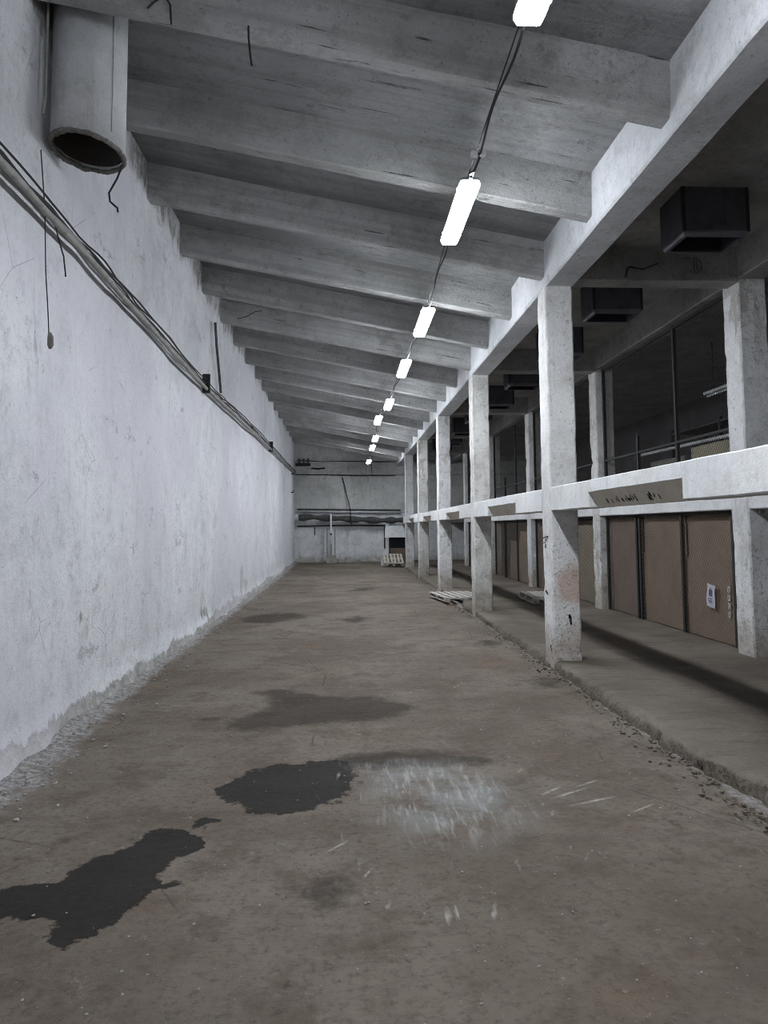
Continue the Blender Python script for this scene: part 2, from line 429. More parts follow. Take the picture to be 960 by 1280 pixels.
ys = [BACK, -2, 0, 1.2]
while ys[-1] < FAR: ys.append(ys[-1]+max(.015, ys[-1]*.0042))
ys[-1] = FAR
ys = np.array(ys); xs = np.linspace(XL-.02, XR+.25, 300)
FX, FY = np.meshgrid(xs, ys)
def round_poly(p):
    for _ in range(2): p = [q for i in range(len(p)) for q in ((p[i-1][0]*.25+p[i][0]*.75, p[i-1][1]*.25+p[i][1]*.75), (p[i][0]*.75+p[(i+1) % len(p)][0]*.25, p[i][1]*.75+p[(i+1) % len(p)][1]*.25))]
    return p
def blob(pts, k=.22):
    pts = round_poly(pts)
    return np.clip(.5+sdf(FX, FY, pts)/k, 0, 1)
wet = np.maximum.reduce([
    blob([(-.82, 4.72), (-.73, 4.93), (-.55, 5.20), (-.29, 5.31), (.02, 5.32), (.10, 5.0), (.02, 4.72), (-.10, 4.47), (-.37, 4.33), (-.60, 4.42)]),
    blob([(-2.0, 3.52), (-1.55, 3.56), (-1.28, 3.60), (-1.29, 3.76), (-1.10, 3.96), (-1.06, 4.18), (-.90, 4.20), (-.72, 4.01), (-.76, 3.85), (-.89, 3.82), (-.87, 3.67), (-.83, 3.55), (-.87, 3.44), (-.98, 3.18), (-1.05, 3.05), (-1.19, 3.09), (-1.18, 3.26), (-1.24, 3.30), (-1.43, 3.29), (-1.9, 3.22)], .12),
    blob([(-.83, 3.50), (-.74, 3.52), (-.74, 3.60), (-.80, 3.61)], .10), blob([(-.86, 4.17), (-.72, 4.22), (-.70, 4.32), (-.82, 4.31)], .16)])
damp = np.maximum.reduce([
    blob([(-1.0, 6.3), (-.79, 6.75), (-.6, 6.98), (-.87, 7.33), (-.79, 7.75), (-.25, 7.35), (.3, 7.25), (.66, 6.9), (.5, 6.55), (.25, 6.34), (-.21, 6.33), (-.65, 6.12), (-.9, 6.09)], .55),
    blob([(-.1, 5.45), (.35, 5.52), (.9, 5.45), (1.1, 5.15), (.5, 5.1), (.0, 5.1)], .5),
    blob([(-.30, 3.47), (-.12, 3.65), (.10, 3.48), (.03, 3.24), (-.17, 3.19)], .5)*.86,
    blob([(-2.1, 13.2), (-1.55, 14.6), (-.55, 14.1), (-1.1, 12.7)], 1.0),
    blob([(-.2, 13.2), (.2, 13.9), (.6, 13.3), (.2, 12.7)], .9)*.9, blob([(-1.7, 18.5), (-1.1, 19.2), (-.7, 18.4)], 1.2)*.85,
    blob([(-.2, 19.5), (.6, 20.6), (1.1, 19.6), (.3, 18.8)], 1.3)*.85, blob([(.6, 15.6), (1.3, 16.3), (1.6, 15.6)], 1)*.75,
    blob([(2.15, 7.2), (2.3, 7.9), (2.0, 8.2), (1.8, 7.6)], .6)*.8, blob([(2.0, 9.8), (2.25, 10.6), (1.9, 10.8), (1.75, 10.2)], .6)*.9,
    blob([(-1.55, 4.05), (-1.35, 4.2), (-1.4, 3.95)], .3)*.8, blob([(-1.4, 6.5), (-.9, 6.75), (-1.0, 6.4)], .4)*.75,
    blob([(-1.2, 2.75), (-.8, 2.95), (-.7, 2.6), (-1.1, 2.5)], .8)*.72, blob([(-.35, 2.85), (-.15, 2.95), (-.1, 2.75)], .4)*.75])
dark_in = 0
dust = np.clip(1.0-(FX-XL)/(.34+.30*np.exp(-((FY-4.8)/1.7)**2)), 0, 1)
dust = np.maximum(dust, np.clip(1-(XR-FX)/.2, 0, 1)*.6)
scr = np.clip(.35+sdf(FX, FY, [(.0, 5.2), (.35, 5.45), (.9, 5.35), (1.2, 4.7), (1.1, 4.1), (.75, 3.75), (.3, 3.75), (.05, 4.2)])/.7, 0, 1)
scratch = np.zeros_like(FX)
rs = np.random.RandomState(3)
def stroke(x, y, L, ang, w, a=1.0):
    global scratch
    c, s_ = math.cos(ang), math.sin(ang)
    u = (FX-x)*s_+(FY-y)*c; v = (FX-x)*c-(FY-y)*s_
    scratch = np.maximum(scratch, a*np.clip(1.25-np.abs(v)/w, 0, 1)*np.clip(1.25-np.abs(u)/(L/2), 0, 1))
for i in range(60):
    x = rs.uniform(-.1, 1.2); y = rs.uniform(3.55, 5.5)
    stroke(x, y, rs.uniform(.10, .40), .12+.35*(x-.3)+rs.uniform(-.12, .12), rs.uniform(.010, .022), rs.uniform(.25, .75))
for x, y, L, a, w in ((1.35, 4.55, .5, 1.05, .02), (1.45, 4.42, .55, 1.2, .022), (1.5, 4.7, .4, 1.0, .016), (1.25, 4.6, .3, .9, .02), (.62, 3.22, .22, .25, .02), (.42, 3.2, .25, .05, .02), (.46, 3.22, .2, .02, .016),
                      (.18, 3.3, .12, .2, .018), (.2, 2.42, .22, -.05, .016), (.16, 2.4, .16, 0, .012), (.02, 2.45, .1, 0, .012), (-.05, 3.9, .3, .7, .015), (.1, 3.6, .2, .4, .012), (1.7, 4.3, .35, 1.0, .015)):
    stroke(x, y, L, a, w, .8)
FZ = vnoise(FX*1.3, FY*1.3, 1)*.02+vnoise(FX*5, FY*5, 2)*.006-.006
FZ += np.clip(1-(FX-XL)/.35, 0, 1)**2*(.05+vnoise(FX*1.5, FY*1.2, 5)*.04)
FZ += np.clip((FY-26)/8, 0, 1)*.09
floor_z = lambda x, y: np.interp(y, [26, 34], [0, .09])
floor = grid_mesh('floor', xs, ys, lambda U, W: np.stack([U, W, FZ], -1), M['floor'],
                  dict(wet=wet, damp=damp, dust=dust, scrape=scr, scratch=scratch))
tag(floor, 'brown dirty concrete hall floor with black wet stains', 'floor', kind='structure')

# raised platform on the right, with a crumbling kerb
pys = [BACK, 0, 2.5]
while pys[-1] < FAR: pys.append(pys[-1]+max(.018, pys[-1]*.005))
pys[-1] = FAR; pys = np.array(pys)
prof = [(-.03, -.06), (-.02, .02), (-.005, .06), (.015, .088), (.05, HP)]+[(d, HP) for d in (.1, .16, .24, .34, .46, .6, .8, 1.0, 1.3, 1.6, 2.0, 2.5, 3.2, 4, 5, 6.8)]
pu = np.arange(len(prof))
PX = np.array([p[0] for p in prof]); PZ = np.array([p[1] for p in prof])
def plat(U, W):
    i = U.astype(int); x = PX[i]+XR+.01; z = PZ[i].copy()
    edge = np.clip(1-PX[i]/.3, 0, 1)
    x = x+edge*(vnoise(W*2.6, i*.4, 11)*.045+vnoise(W*11, i*.9, 12)*.04+vnoise(W*29, i*1.7, 15)*.03)
    bite = np.exp(-((W-18.9)/.6)**2)*.5+np.exp(-((W-16.3)/.9)**2)*1.4+.5*np.exp(-((W-4.3)/.3)**2)
    x = x+edge*bite*.22*(PX[i] < .2)
    z = z+(vnoise(W*1.1, PX[i]*1.1, 13)*.014+vnoise(W*6, PX[i]*6, 14)*.006)*(i > 3)
    z = z-.06*np.exp(-((W-16.4)/.9)**4)*np.clip(2-PX[i]/.6, 0, 1)*(i > 2)
    z = z+np.clip((W-26)/8, 0, 1)*.04
    return np.stack([x, W, z], -1)
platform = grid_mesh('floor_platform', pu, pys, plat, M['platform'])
tag(platform, 'low raised concrete platform with crumbling edge under the columns', 'floor', kind='structure')

# ------------------------------------------------------------------ walls
wys = [BACK, -2, 1]
while wys[-1] < FAR: wys.append(wys[-1]+max(.06, wys[-1]*.012))
wys[-1] = FAR+.05; wys = np.array(wys)
wzs = np.concatenate([np.linspace(-.05, .7, 26), np.linspace(.74, 5.9, 110)])
WY, WZ = np.meshgrid(wys, wzs)
bare = np.clip(1.05-(WZ-.02)/(.22+.16*np.exp(-((WY-4.4)/1.2)**2)+vnoise(WY*1.1, WY*0, 21)*.22), 0, 1)
def wblob(y, z, ry, rz, a=1.0): return a*np.clip(1.15-np.hypot((WY-y)/ry, (WZ-z)/rz)*.65, 0, 1)
for b_ in ((6.55, .84, .05, .10, .9), (6.5, .72, .03, .08, .8), (16.6, .45, .35, .38, .85), (17.3, .3, .3, .22, .7), (12.2, .25, .5, .15, .7)):
    bare = np.maximum(bare, wblob(*b_))
bare = np.maximum(bare, np.clip((WZ-5.0)/.5, 0, 1)*.55)
def lw(U, W):
    x = XL+vnoise(U*.6, W*.6, 31)*.05+vnoise(U*2.6, W*2.6, 32)*.014+vnoise(U*8, W*8, 33)*.005-.02
    x = x+np.clip(1-W/.35, 0, 1)**2*(.06+vnoise(U*3, W*3, 34)*.08)
    return np.stack([x, U, W], -1)
wl = grid_mesh('wall_left', wys, wzs, lw, M['wall'], dict(bare=bare))
tag(wl, 'long flaking whitewashed plaster wall on the left side of hall', 'wall', kind='structure')

def structure(name, bm, m, label, cat, group=None, smooth=False):
    return tag(link(name, bm, m, smooth=smooth), label, cat, group, 'structure')

# end wall: pale lower part, greyer upper panels standing a little proud
bm = rough_box(XL-.1, XE, FAR, FAR+.2, -.1, 2.3, seg=.5, amp=.01)
structure('wall_far', bm, M['far_low'], 'pale end wall of the hall below the pipes', 'wall')
bm = rough_box(XL-.1, XE, FAR-.06, FAR+.2, 2.3, 4.0, seg=.5, amp=.012)
add_box(bm, XL-.1, XE, FAR-.02, FAR+.2, 4.02, 4.6); add_box(bm, XL-.1, XE, FAR-.08, FAR+.2, 4.62, 6.2)
structure('wall_far_upper', bm, M['far'], 'grey upper panels of the end wall above the pipes', 'wall')
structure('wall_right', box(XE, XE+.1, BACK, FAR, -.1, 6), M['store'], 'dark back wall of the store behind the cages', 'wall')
structure('wall_back_added', box(XL-.2, XE, BACK-.1, BACK, -.1, 6.2), M['far'], 'added unseen wall closing the hall behind the viewer to hold its light', 'wall')  # added unseen wall, closes the hall so lamp light stays in

# ceiling slabs
bm = bmesh.new()
ny = 60
rows = []
for i in range(ny+1):
    y = BACK+(FAR+.1-BACK)*i/ny
    rows.append([bm.verts.new((x, y, slab(x)+mnoise.noise(V((x*.7, y*.7, 3)))*.012)) for x in np.linspace(XL-.15, XR+.2, 16)])
for i in range(ny):
    for j in range(15): bm.faces.new((rows[i][j], rows[i][j+1], rows[i+1][j+1], rows[i+1][j]))
bmesh.ops.solidify(bm, geom=bm.faces[:], thickness=.12)
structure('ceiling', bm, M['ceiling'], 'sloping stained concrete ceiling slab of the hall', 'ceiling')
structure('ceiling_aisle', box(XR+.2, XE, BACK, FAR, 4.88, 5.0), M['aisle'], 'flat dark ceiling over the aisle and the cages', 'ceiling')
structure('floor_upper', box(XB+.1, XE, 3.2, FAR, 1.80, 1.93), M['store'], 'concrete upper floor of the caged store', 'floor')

# sloping ceiling beams
NB = 17
names = ['first', 'second', 'third', 'fourth', 'fifth', 'sixth', 'seventh', 'eighth', 'ninth', 'tenth', 'eleventh', 'twelfth', 'thirteenth', 'fourteenth', 'fifteenth', 'sixteenth', 'last']
sh = Matrix(((1, 0, 0, 0), (0, 1, 0, 0), (-SLOPE, 0, 1, SLOPE*XR), (0, 0, 0, 1)))
for k in range(-1, NB):
    y = 4.98+1.6915*k
    bm = rough_box(XL-.08, XR+.05, y, y+.165, 4.51, 4.51+.44, seg=.22, amp=.006, bev=.014)
    for v in bm.verts:
        t = (v.co.z-4.51)/.44
        v.co.y += (v.co.y-(y+.0825))*(.45*t)        # ribs are wider where they meet the slab
        v.co = sh @ v.co
    lab = 'grey sloping ceiling rib overhead, just outside the top edge' if k < 0 else ('grey sloping concrete ceiling rib, %s counted from the viewer' % names[k])
    structure('ceiling_beam', bm, M['beam'], lab, 'beam', 'sloping ribs of the hall ceiling')

# girders over the two rows of columns
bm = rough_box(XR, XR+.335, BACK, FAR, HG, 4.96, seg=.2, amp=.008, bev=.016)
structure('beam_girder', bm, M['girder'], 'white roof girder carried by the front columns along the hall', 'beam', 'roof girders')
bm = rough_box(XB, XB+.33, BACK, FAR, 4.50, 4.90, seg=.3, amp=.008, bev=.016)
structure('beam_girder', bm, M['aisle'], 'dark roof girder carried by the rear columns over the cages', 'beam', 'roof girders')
for k in range(5):
    y = Z1+S*k
    bm = rough_box(XR+.3, XB+.05, y-.0, y+.26, 4.46, 4.90, seg=.2, amp=.006, bev=.014)
    o = structure('beam_cross', bm, M['aisle'], 'short dark cross beam of the aisle roof, %s from the viewer' % names[k], 'beam', 'cross beams over the aisle')
    if k == 0:
        bm = bmesh.new(); yy = y-.004
        D = [(4.115, yy, 4.74), (4.115, yy, 4.57)]
        A = [(4.115, yy, 4.742)]+[(4.12+.085*math.sin(t), yy, 4.655+.088*math.cos(t)) for t in np.linspace(0, math.pi, 12)]
        add_ribbon_strokes(bm, [D, A, [(4.15, yy, 4.71), (4.152, yy, 4.60)], [(4.0, yy, 4.735), (4.06, yy, 4.74)], [(4.09, yy, 4.585), (4.06, yy, 4.575)]], (0, -1, 0), .010, .004)
        link('painted_letter', bm, M['faded_paint'], o)

# columns
col_lab = ['white front column outside the right edge, nearest the viewer',
           'white front column with a pinkish plaster patch, standing at the platform edge',
           'white front column second in the row, grey and rough, behind the pink-patched one',
           'smooth bluish-white front column third in the row, beside the low pallet',
           'narrow-looking white front column fourth in the row along the platform edge',
           'farthest white front column, beside the far crate and pallet']
col_mat = ['column', 'column_pink', 'column_grey', 'column', 'column_grey', 'column']
for k in range(0, 6):
    y = Z1+S*(k-1)
    bm = rough_box(XR, XR+WC, y, y+DC, -.05, HG+.02, seg=.09, amp=.007, bev=.016, sc=4, chip=.02)
    o = structure('column_front', bm, M[col_mat[k]], col_lab[k], 'column', 'front row of columns')
    if k == 1:
        bm = bmesh.new(); yy = y-.003
        add_ribbon_strokes(bm, [[(2.51, yy, .60), (2.525, yy, .585), (2.53, yy, .56)], [(2.518, yy, .615), (2.513, yy, .57)], [(2.525, yy, .56), (2.532, yy, .50)]], (0, -1, 0), .022, .004)
        xx = XR-.004
        add_ribbon_strokes(bm, [[(xx, y+.27+.09*math.sin(i*2.4), 1.36+.035*i), (xx, y+.19+.09*math.sin(i*1.7), 1.40+.03*i), (xx, y+.25, 1.35+.03*i)] for i in range(5)], (-1, 0, 0), .012, .004)
        add_ribbon_strokes(bm, [[(xx, y+.12, .26), (xx, y+.08, .20)], [(xx, y+.28, .86), (xx, y+.18, .83)]], (-1, 0, 0), .03, .004)
        link('dark_gouge', bm, M['paint'], o)
back_lab = ['white rear column at the right edge, beside the cardboard with the notice',
            'dirty rear column just right of the pink-patched front column',
            'white rear column standing behind the slatted pallet, left of pink-patched column',
            'pale rear column behind the grey second front column', 'farthest pale rear column by the end of the cages']
for k in range(5):
    y = Z1+S*k
    bm = rough_box(XB, XB+.34, y, y+DC, .03, 4.52, seg=.1, amp=.008, bev=.016, sc=4, chip=.02)
    structure('column_rear', bm, M['column' if k % 2 == 0 else 'column_grey'], back_lab[k], 'column', 'rear row of columns')

# gallery beams of the front row: a pocket is left out of the lower face of each
gal_lab = ['white gallery beam nearest the viewer, its pocket streaked with black drips', 'white gallery beam between pink-patched and grey front columns',
           'white gallery beam between the second and third front columns', 'white gallery beam between the third and fourth front columns', 'white gallery beam between the two farthest front columns',
           'short white gallery beam beyond the farthest front column']
for k in range(6):
    y0 = Z1+S*(k-1)+DC; y1 = Z1+S*k if k < 5 else Z1+S*4+DC+1.0
    p0, p1 = (y0+1.37, y0+3.36) if k < 5 else (y0+.35, y0+.75)
    z0, z1, zp = 1.775, 2.045, 1.925
    bm = rough_box(XR, XR+.18, y0, p0, z0, z1, seg=.12, amp=.004, bev=.01)
    b2 = rough_box(XR, XR+.18, p1, y1, z0, z1, seg=.12, amp=.004, bev=.01); me = bpy.data.meshes.new('t'); b2.to_mesh(me); bm.from_mesh(me); b2.free(); bpy.data.meshes.remove(me)
    b2 = rough_box(XR, XR+.18, p0-.012, p1+.012, zp, z1, seg=.12, amp=.004, bev=.006); me = bpy.data.meshes.new('t'); b2.to_mesh(me); bm.from_mesh(me); b2.free(); bpy.data.meshes.remove(me)
    o = structure('beam_gallery', bm, M['gallery'], gal_lab[k], 'beam', 'gallery beams of the front row')
    b2 = bmesh.new(); sec = [(XR+.006, zp+.004), (XR+.10, z0+.004), (XR+.176, z0+.004), (XR+.176, zp+.004)]
    ra = [b2.verts.new((x, p0-.01, z)) for x, z in sec]; rb = [b2.verts.new((x, p1+.01, z)) for x, z in sec]
    for i in range(4): b2.faces.new((ra[i], ra[(i+1) % 4], rb[(i+1) % 4], rb[i]))
    b2.faces.new(ra); b2.faces.new(rb[::-1])
    link('pocket_face', b2, M['recess'], o)
    if k == 0:
        bm = bmesh.new(); xx = lambda z: XR+.006+.094*(zp+.004-z)/(zp-z0)
        st = []
        for i in range(26):
            yy = p0+.5+1.25*rs.rand(); L = rs.uniform(.012, .055); zz = 1.80+rs.uniform(0, .03)
            st.append([(xx(zz+L), yy, zz+L), (xx(zz+L*.5), yy+rs.uniform(-.015, .015), zz+L*.5), (xx(zz), yy+rs.uniform(-.02, .02), zz)])
        add_ribbon_strokes(bm, st, (-.84, 0, -.54), .016, .003)
        link('black_drip', bm, M['paint'], o)
bk_lab = ['white lintel strip over the brown cardboard of the nearest cage', 'white lintel strip over the second cage', 'white lintel strip over the third cage', 'white lintel strip over the farthest cage']
for k in range(4):
    y0 = Z1+S*k+DC; y1 = Z1+S*(k+1)
    structure('beam_lintel', rough_box(XB+.01, XB+.30, y0-.01, y1+.01, 1.785, 2.0, seg=.2, amp=.005, bev=.01), M['gallery'], bk_lab[k], 'beam', 'lintels over the cages')
structure('beam_lintel', rough_box(XB+.01, XB+.30, 4.0, Z1+.01, 1.785, 2.0, seg=.2, amp=.005, bev=.01), M['gallery'], 'white lintel strip at the right edge beside the nearest rear column', 'beam', 'lintels over the cages')

# ------------------------------------------------------------------ ceiling lamps
def make_lamp(loc):
    t = thing('strip_lamp', '', 'lamp', loc, 'row of lit ceiling lamps')
    L = 1.24
    bm = box(-.075, .075, -L/2, L/2, .045, .085, bev=.012)
    ob = link('housing', bm, M['housing'], t, local=True)
    bm = bmesh.new()                                   # prismatic diffuser: trapezoid section, rounded ends
    sec = [(-.083, .045), (-.083, .03), (-.066, .0), (.066, .0), (.083, .03), (.083, .045)]
    stn = [(-L/2+.005, .82), (-L/2+.03, .97), (-L/2+.07, 1), (L/2-.07, 1), (L/2-.03, .97), (L/2-.005, .82)]
    rings = [[bm.verts.new((x*f, y, .045-(.045-z)*(.7 if f < .9 else 1))) for x, z in sec] for y, f in stn]
    for a, b in zip(rings, rings[1:]):
        for i in range(6): bm.faces.new((a[i], a[(i+1) % 6], b[(i+1) % 6], b[i]))
    bm.faces.new(rings[0]); bm.faces.new(rings[-1][::-1])
    link('diffuser', bm, M['emit'], t, local=True)
    for y in (-.45, .45):
        for sx in (-1, 1):
            bm = bmesh.new(); add_box(bm, sx*.083-.005, sx*.083+.005, y-.012, y+.012, .028, .07)
            link('clip', bm, M['tin'], t, local=True)
    for y in (-.5, .5):
        bm = bmesh.new(); add_tube(bm, [(0, y, .08), (0, y, .135)], .006); add_box(bm, -.03, .03, y-.015, y+.015, .083, .093)
        link('hanger', bm, M['tin'], t, local=True)
    link('cable_gland', tube([(0, -L/2-.05, .06), (0, -L/2+.01, .06)], .014, 8), M['black'], t, local=True)
    return t
LAMPS = [(.99, 3.14, 4.28), (1.0, 6.24, 4.28), (1.055, 9.65, 4.28), (1.015, 12.5, 4.28), (.975, 16.2, 4.28), (.845, 18.6, 4.28), (.935, 22.5, 4.28), (.935, 25.0, 4.27), (.98, 30.2, 4.26)]
lamp_lab = ['lit ceiling lamp cut off by the top edge of the photo', 'largest whole lit ceiling lamp, second from the viewer, with white connector', 'third lit ceiling lamp from the viewer', 'fourth lit ceiling lamp from the viewer',
            'fifth lit ceiling lamp from the viewer', 'sixth lit ceiling lamp from the viewer', 'seventh lit ceiling lamp, upper one of the close far pair', 'eighth lit ceiling lamp, lower one of the close far pair', 'farthest lit ceiling lamp, hanging lowest against the end wall']
first = make_lamp(LAMPS[0]); first['label'] = lamp_lab[0]
for p, l in zip(LAMPS[1:], lamp_lab[1:]): clone(first, V(p)-V(LAMPS[0]), l)
for p, l in (((.98, -.2, 4.28), 'lit ceiling lamp directly above the viewer, out of the photo'), ((.98, -3.4, 4.28), 'lit ceiling lamp behind the viewer, out of the photo')):
    clone(first, V(p)-V(LAMPS[0]), l)

# taut wire that the lamps hang from, and the power cable from lamp to lamp
allL = [(.98, -3.4, 4.28), (.98, -.2, 4.28)]+LAMPS
pts = []
for p in allL: pts += [(p[0], p[1]-.5, p[2]+.143), (p[0], p[1]+.5, p[2]+.143)]
pts = [(.98, BACK+.02, 4.42)]+pts+[(.95, FAR-.05, 4.2)]
tag(link('suspension_wire', tube(pts, .005, 5), M['black']), 'long thin black wire running down the hall above the lamps', 'wire')
cab_lab = ['black cable from behind the viewer to the top lamp', 'black cable between the cut-off lamp and the largest whole lamp', 'black cable between the second and third lamps', 'black cable between the third and fourth lamps', 'black cable between the fourth and fifth lamps',
           'black cable between the fifth and sixth lamps', 'black cable between the sixth and seventh lamps', 'black cable between the close far pair of lamps', 'black cable down to the farthest lamp']
for i in range(1, len(allL)-1):
    a, b = allL[i], allL[i+1]
    p0 = V((a[0], a[1]+.60, a[2]+.07)); p1 = V((b[0], b[1]-.665, b[2]+.06))
    n = 14; q = []
    for j in range(n+1):
        t_ = j/n; p = p0.lerp(p1, t_)
        p += V((.012*math.sin(9*t_), 0, .015*math.sin(math.pi*t_)+.008*math.cos(14*t_)*math.sin(math.pi*t_)))
        q.append(p)
    o = tag(link('power_cable', tube(q, .0085, 6), M['black']), cab_lab[i-1], 'cable', 'cables joining the ceiling lamps')
c = thing('cable_connector', 'small white connector on the cable before the largest whole lamp', 'connector', (1.0, 5.25, 4.34))
link('connector_block', box(.94, .99, 5.23, 5.27, 4.33, 4.375, bev=.006), M['white_sheet'], c); link('connector_block', box(1.005, 1.05, 5.23, 5.27, 4.335, 4.38, bev=.006), M['white_sheet'], c)
link('terminal_bridge', box(.985, 1.01, 5.24, 5.26, 4.342, 4.362), M['black'], c)
q = wobble([(1.0, 5.25, 4.33), (.985, 5.4, 4.30), (.965, 5.46, 4.31), (.985, 5.52, 4.33)], 4, .01, 2)
tag(link('cable_loop', tube(q, .01, 6), M['black']), 'looped black cable end above the largest whole lamp', 'cable')
q = wobble([(.98, 30.85, 4.30), (.96, 30.95, 3.95), (.96, 30.97, 3.5)], 5, .02, 4)
tag(link('drop_cable', tube(q, .014, 6), M['black']), 'black cable hanging down below the farthest lamp', 'cable')

# ------------------------------------------------------------------ big ventilation duct on the left
dx, dy, R = -1.945, 5.55, .268
t = thing('ventilation_duct', 'wide white round duct hanging open-ended beside the left wall', 'duct', (dx, dy, 4.4))
zbot = lambda x, y: 4.455-.12*(x-dx)-.09*(y-dy)
def duct_wall(r0, r1, top, zb0, zb1, n=48):
    bm = bmesh.new(); rr = []
    for k in range(n):
        a = 2*math.pi*k/n; c_, s_ = math.cos(a), math.sin(a)
        w = 1+.012*math.sin(3*a+1)
        P = [(dx+c_*r0*w, dy+s_*r0*w, top), (dx+c_*r0*w, dy+s_*r0*w, zbot(dx+c_*r0, dy+s_*r0)+zb0), (dx+c_*r1*w, dy+s_*r1*w, zbot(dx+c_*r1, dy+s_*r1)+zb1), (dx+c_*r1*w, dy+s_*r1*w, top)]
        rr.append([bm.verts.new(p) for p in P])
    for k in range(n):
        a, b = rr[k], rr[(k+1) % n]
        for i in range(4): bm.faces.new((a[i], a[(i+1) % 4], b[(i+1) % 4], b[i]))
    return bm
link('shell', duct_wall(R, R-.012, 5.78, .02, .02), M['duct'], t, True)
link('liner', duct_wall(R-.013, R-.03, 5.7, .05, .05), M['dark_in'], t, True)
bm = bmesh.new()
ring = [(dx+math.cos(a)*(R-.006), dy+math.sin(a)*(R-.006), zbot(dx+math.cos(a)*R, dy+math.sin(a)*R)+.014+.012*mnoise.noise(V((math.cos(a)*4, math.sin(a)*4, 2)))) for a in np.linspace(0, 2*math.pi, 161)]
add_tube(bm, ring, lambda i: .016+.010*(math.cos(2*math.pi*i/160) < -.3)*.5+.010*abs(mnoise.noise(V((i*.16, 0, 3))))+.006*mnoise.noise(V((i*.55, 1, 3))), 7, False)
link('crusted_rim', bm, M['lip'], t, True)
bm = bmesh.new(); add_tube(bm, [(dx+.225, dy-.15, 5.7), (dx+.225, dy-.15, 4.55)], .005)
link('seam', bm, M['duct'], t)
tag(link('thin_pipe', tube([(-2.17, 5.3, 5.55), (-2.17, 5.3, 4.75), (-2.185, 5.3, 4.62)], .009, 8), M['pipe']), 'thin grey upright pipe between the left wall and the white duct', 'pipe')
tag(link('loose_wire', tube(wobble([(-1.70, 5.6, 4.40), (-1.74, 5.62, 4.3), (-1.80, 5.62, 4.18), (-1.79, 5.62, 4.11), (-1.73, 5.62, 4.06), (-1.73, 5.62, 4.03)], 3, .012, 8), .008, 5), M['black']), 'crooked black wire dangling below the right lip of the duct', 'wire')

# ------------------------------------------------------------------ pipe run and cables on the left wall
def along(z_off, wob, seed, x=-2.17, r=.012, y1=33.2):
    base = [(2.0, 3.95), (4.71, 3.925), (6.55, 3.895), (8.14, 3.85), (11.63, 3.80), (15.6, 3.85), (22, 3.93), (y1, 4.02)]
    P = [(x, y, z+z_off(y) if callable(z_off) else z+z_off) for y, z in base]
    return wobble(P, 9, wob, seed)
t = thing('wall_pipe', 'grey steel pipe running the whole length of left wall', 'pipe', (-2.17, 5, 3.9))
link('pipe_run', tube(along(-.0, .012, 1, -2.165), .026, 10), M['pipe'], t, True)
for y, z in ((11.7, 3.80), (22.0, 3.93)):
    bm = bmesh.new(); add_box(bm, -2.235, -2.12, y-.025, y+.025, z-.06, z+.24); link('bracket', bm, M['steel'], t)
for off, s_, lab, r in ((.055, 11, 'grey cable lying directly on the left wall pipe', .013), (.095, 12, 'middle black cable above the left wall pipe', .010), (.135, 13, 'slack black cable second from the top over left wall pipe', .009), (lambda y: .13+.06*math.sin(y*.9), 14, 'topmost slack black cable over the left wall pipe', .011)):
    tag(link('wall_cable', tube(along(off, .028, s_, -2.19), r, 5), M['pipe'] if s_ == 11 else M['black']), lab, 'cable', 'cables over the left wall pipe')
tag(link('conduit', tube([(-2.19, 12.5, 5.10), (-2.185, 12.62, 4.75), (-2.185, 12.95, 4.25), (-2.185, 13.1, 4.0)], .022, 8), M['lagging']), 'short dark upright conduit rising from the left wall pipe', 'pipe')
t = thing('pull_switch', 'pull switch hanging by a thin cord on the left wall', 'switch', (-2.19, 5.5, 3.0))
link('cord', tube(wobble([(-2.19, 5.3, 4.35), (-2.19, 5.39, 3.95), (-2.19, 5.44, 3.5), (-2.185, 5.52, 3.05)], 6, .008, 3), .0045, 5), M['black'], t)
bm = tube([(-2.18, 5.52, 3.06), (-2.175, 5.525, 3.03), (-2.175, 5.53, 2.97), (-2.18, 5.535, 2.94)], lambda i: (.012, .022, .024, .010)[i], 8)
link('handle', bm, M['lip'], t)
tag(link('loose_wire', tube(wobble([(-2.19, 5.57, 3.93), (-2.18, 5.64, 3.82), (-2.17, 5.72, 3.72), (-2.18, 5.80, 3.58)], 4, .012, 5), .006, 5), M['black']), 'short black wire hanging just under the left wall pipe beside cord', 'wire')
for P, lab in (([(-1.36, 4.955, 5.21), (-1.31, 4.95, 5.26), (-1.24, 4.95, 5.30), (-1.20, 4.95, 5.23), (-1.19, 4.95, 5.09)], 'hooked black wire on the first ceiling rib near the duct'),
               ([(-.66, 4.965, 5.10), (-.655, 4.95, 5.0), (-.635, 4.95, 4.80)], 'short straight black wire hanging from the first ceiling rib'),
               ([(-1.95, 13.38, 5.42), (-1.8, 13.36, 5.45), (-1.62, 13.36, 5.55), (-1.5, 13.36, 5.56)], 'bent black wire on a ceiling rib above the conduit')):
    tag(link('loose_wire', tube(wobble(P, 3, .012, 6), .007, 5), M['black']), lab, 'wire')

